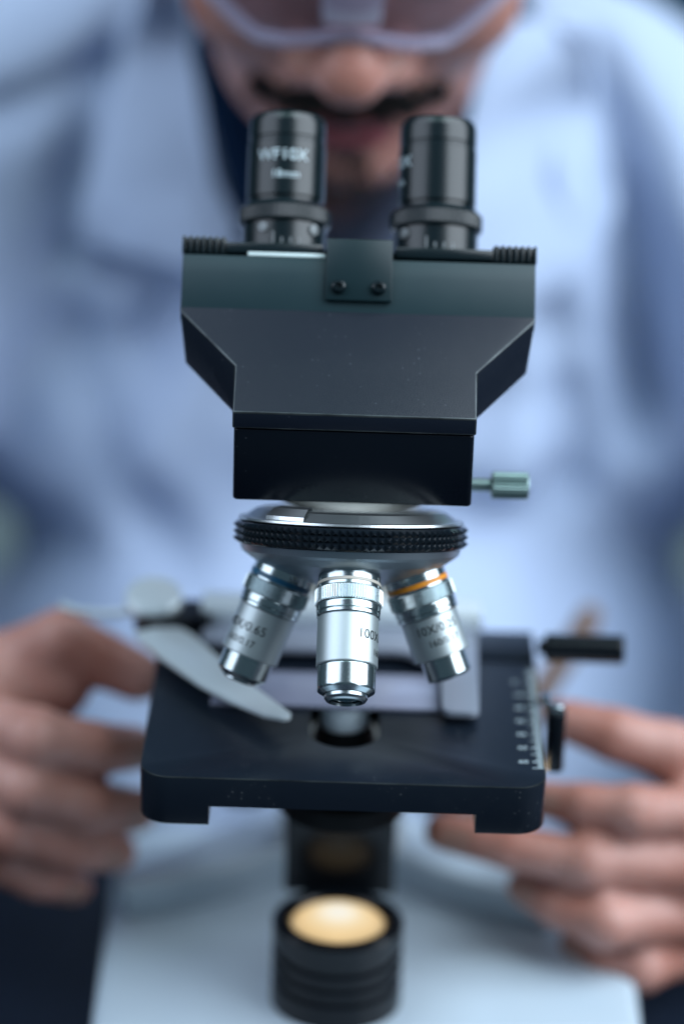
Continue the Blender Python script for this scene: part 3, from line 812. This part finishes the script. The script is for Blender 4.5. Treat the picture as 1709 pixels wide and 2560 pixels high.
tag(person, 'person with moustache in pale blue lab coat leaning over the microscope, hands at its sides', 'person')

# facial hair grown on the face
bvh = BVHTree.FromPolygons([tuple(v) for v in V], [tuple(int(i) for i in q_) for q_ in Q])
def on_face(x, u_):
    o = Vector(H(x, 140, u_)); r_ = bvh.ray_cast(o, Vector(-hf))
    return r_[0], r_[1]
def grow(name, spots, length, droop, m_, wid=0.55):
    mb = MB()
    for (x, u_) in spots:
        p_, n_ = on_face(x, u_)
        if p_ is None: continue
        n_ = n_ if n_.dot(Vector(hf)) > 0 else -n_
        dirn = (n_*0.45+Vector(-hu)*droop+Vector(hx)*(0.6*np.sign(x)*min(1, abs(x)/14)+rng.normal(0, 0.15))).normalized()
        l_ = length*rng.uniform(0.6, 1.15)
        p1 = p_+dirn*l_*0.5+n_*0.5; p2 = p_+dirn*l_+Vector(-hu)*l_*0.2
        tube(mb, [p_-n_*0.4, p1, p2], [wid, wid*0.8, wid*0.3], 4)
    return build(name, mb, m_, person, 60, fix=False)
sp = []
while len(sp) < 900:
    x = rng.uniform(-36, 36); yc = -38.5-0.0115*x*x; u_ = yc+rng.normal(0, 3.4)
    if abs(x) > 30 and rng.random() < 0.5: continue
    if u_ > -31: continue
    sp.append((x, u_))
grow('moustache', sp, 5.5, 0.8, hair, 0.42)
sp = []
while len(sp) < 190:
    x = rng.normal(0, 7.5); u_ = rng.uniform(-96, -68)
    if abs(x) > 17*(0.55+0.45*(u_ < -78)): continue
    sp.append((x, u_))
grow('chin_beard', sp, 4.5, 0.7, hair, 0.36)
# scalp hair
hb = Field((-110, 170, 200), (110, 360, 370), 4)
hb.ell(H(0, -12, 42), (82, 94, 86), HM, 4); hb.ell(H(0, 70, -20), (120, 70, 62), HM, 6, True)
hv, hq = hb.mesh(); link('hair', np_mesh('hair', relax(hv, hq, 2), hq), hair, person, 180)

# navy shirt: collar stand round the neck and the chest below it
sh = Field((-140, 190, -20), (140, 470, 210), 3.5)
sh.ell((0, 385, 40), (122, 80, 112), None, 20)
sh.cap((0, 345, 100), (0, 318, 140), 74, 68, 10)
sh.cap((-30, 290, 70), (-52, 262, 150), 18, 15, 14)
sh.ell((-2, 270, 108), (27, 92, 62), None, 6, True)
sv, sq = sh.mesh(); link('shirt', np_mesh('shirt', relax(sv, sq, 3), sq), navy, person, 180)

# lab coat
ct = Field((-300, 60, -260), (300, 500, 220), 4)
ct.ell((-6, 372, 62), (178, 100, 102), None, 26)
ct.ell((0, 350, -24), (192, 95, 72), None, 24)
ct.ell((0, 300, -200), (200, 150, 160), None, 30)
for sx, el, wr, z0, z1 in ((1, (210, 285, 15), (178, 124, -96), 92, 52), (-1, (-210, 285, 20), (-176, 126, -74), 112, 84)):
    ct.cap((sx*92, 372, z0), (sx*150, 352, z1), 58, 58, 30)
    ct.cap((sx*150, 352, z1), el, 60, 62, 20); ct.cap(el, wr, 60, 38, 14)
ct.cap((0, 340, 150), (0, 225, 190), 62, 60, 10, True)     # neck opening
ct.ell((-14, 262, 118), (42, 70, 80), None, 12, True)       # the V in front of the shirt
V, Q = ct.mesh(); V = relax(V, Q, 3)
# folds: (amplitude, width, polyline of x,z) acting on the cloth that faces the front
folds = [(-16, 10, [(-95, 150), (-104, 120), (-118, 60)]), (-9, 9, [(-160, 108), (-128, 118), (-106, 128)]),
         (7, 12, [(-112, 70), (-90, 66), (-64, 60)]), (-15, 11, [(-96, 54), (-72, 48), (-84, 22)]),
         (-7, 12, [(-112, 20), (-98, -20), (-70, -60)]), (6, 12, [(-60, 20), (-80, -20), (-100, -50)]),
         (-21, 13, [(92, 138), (95, 118), (104, 84), (113, 40), (120, 0)]), (7, 12, [(78, 120), (86, 70), (98, 20)]),
         (-15, 12, [(84, 6), (92, -12), (88, -26)]), (7, 12, [(60, 40), (74, 10), (66, -20)]), (-6, 10, [(60, 92), (76, 66)]),
         (-6, 14, [(-20, -30), (30, -42), (80, -38)]), (5, 14, [(0, -50), (60, -58)]), (8, 12, [(128, 120), (138, 70), (140, 20)])]
def seg_d(p_, a, b):
    a = np.array(a, float); b = np.array(b, float); ab = b-a
    t = np.clip(((p_-a) @ ab)/(ab @ ab), 0, 1); return np.linalg.norm(p_-a-t[:, None]*ab, axis=1)
front = np.clip((345-V[:, 1])/40, 0, 1)
XZ = V[:, [0, 2]]
disp = np.zeros(len(V))
for amp, wd, pl in folds:
    d = np.min([seg_d(XZ, pl[i], pl[i+1]) for i in range(len(pl)-1)], axis=0)
    disp += 1.15*amp*np.exp(-(d/wd)**2)
V[:, 1] -= disp*front
V[:, 1] -= 2.0*np.sin(V[:, 0]*0.09+V[:, 2]*0.05)*np.sin(V[:, 2]*0.07+1)*front
V = relax(V, Q, 2)
coat = link('lab_coat', np_mesh('lab_coat', V, Q), cloth, person, 180)
bvc = BVHTree.FromPolygons([tuple(v) for v in V], [tuple(int(i) for i in q_) for q_ in Q])
def lapel(name, pts, lift, thick, stand=0.0):
    """a flap of cloth lying on the coat front: outline (x, z), draped on what is under it"""
    bm = bmesh.new()
    vs = [bm.verts.new((x, 0, z)) for x, z in pts]
    bm.faces.new(vs); bmesh.ops.triangulate(bm, faces=bm.faces)
    for _ in range(4): bmesh.ops.subdivide_edges(bm, edges=[e for e in bm.edges if e.calc_length() > 9], cuts=1)
    bmesh.ops.triangulate(bm, faces=bm.faces)
    idx = {v: i for i, v in enumerate(bm.verts)}
    X = np.array([(v.co.x, v.co.z) for v in bm.verts])
    Y = np.array([(lambda r_: r_[0].y if r_[0] is not None else np.nan)(bvc.ray_cast(Vector((x, 0, z)), Vector((0, 1, 0)))) for x, z in X])
    Y = np.where(np.isnan(Y) | (Y > 330), 300, Y)
    for _ in range(6):
        Y2 = Y.copy()
        for v in bm.verts:
            nb = [idx[e.other_vert(v)] for e in v.link_edges]; Y2[idx[v]] = 0.5*Y[idx[v]]+0.5*np.mean(Y[nb])
        Y = Y2
    Y = Y-stand*np.clip((74-X[:, 0])/30, 0, 1)**1.5      # the neck edge stands away from the coat
    mb = MB(); n = len(X)
    fs = [tuple(idx[v] for v in f_.verts) for f_ in bm.faces]
    bd = [(idx[e.verts[0]], idx[e.verts[1]]) for e in bm.edges if len(e.link_faces) == 1]
    bm.free()
    vs = [(X[i, 0], Y[i]-lift-thick, X[i, 1]) for i in range(n)]+[(X[i, 0], Y[i]-lift, X[i, 1]) for i in range(n)]
    mb.add(vs, fs+[tuple(i+n for i in f_[::-1]) for f_ in fs]+[(a, b, b+n, a+n) for a, b in bd])
    return build(name, mb, cloth, coat, 50)
lapel('lapel', [(-84, 170), (-72, 165), (-66, 130), (-58, 95), (-47, 74), (-64, 60), (-90, 62), (-112, 66), (-108, 90), (-98, 130)], 3, 3)
lapel('lapel', [(46, 168), (88, 152), (92, 120), (104, 84), (92, 60), (60, 40), (30, 66), (36, 110)], 3, 3, 62)

# ------------------------------------------------------------------ safety goggles
GG = empty('safety_goggles', H(0, 100, 10), 'clear wraparound safety goggles worn over the nose', 'goggles')
def g_f(x): return 111-x*x/105.0 if abs(x) < 62 else 111-3844/105.0-(abs(x)-62)*2.2
def g_low(x):
    ax = abs(x)
    return 0.0-9.5*math.exp(-((ax-30)/15)**2)-2.5*(1 if ax > 30 else 0)*math.exp(-((ax-44)/22)**2)+ (0.010*(ax-40)**2 if ax > 40 else 0) - 5.0*math.exp(-((ax-14)/9)**2)*0.3
xs = np.linspace(-72, 72, 73); rows = 12
mb = MB(); vs = []
for off in (0, -2.0):
    for x in xs:
        for j in range(rows):
            u_ = g_low(x)+(48-g_low(x))*j/(rows-1)
            vs.append(H(x*(1+off*0.002), g_f(x)+off-0.0016*(u_-15)**2, u_))
n = len(xs)*rows; fs = []
for i in range(len(xs)-1):
    for j in range(rows-1):
        a = i*rows+j; fs.append((a, a+1, a+rows+1, a+rows)); fs.append((n+a, n+a+rows, n+a+rows+1, n+a+1))
    fs.append((i*rows, (i+1)*rows, n+(i+1)*rows, n+i*rows)); fs.append((i*rows+rows-1, n+i*rows+rows-1, n+(i+1)*rows+rows-1, (i+1)*rows+rows-1))
mb.add(vs, fs); build('lens', mb, goggle_mat, GG, 40)
mb = MB()
ring = []
for x in np.linspace(-72, 72, 61): ring.append(H(x, g_f(x)-2.5-0.0016*(g_low(x)-15)**2, g_low(x)))
tube(mb, ring, 2.6, 10); build('rim', mb, goggle_rim, GG, 180)
mb = MB(); prism(mb, [H(-12, 106, 30), H(12, 106, 30), H(10, 112.5, 7), H(-10, 112.5, 7)], [H(-12, 101, 30), H(12, 101, 30), H(10, 108, 6), H(-10, 108, 6)])
build('nose_bridge', mb, goggle_rim, GG, bevel=1.5)
for sx in (-1, 1):
    mb = MB(); tube(mb, [H(sx*70, 50, 8), H(sx*77, 20, 8), H(sx*79, -30, 6), H(sx*78, -50, -2)], [4, 3.5, 3, 2.5], 8); build('temple', mb, goggle_rim, GG, 180)

for o in bpy.data.objects:
    if 'is_root_empty' in o: del o['is_root_empty']
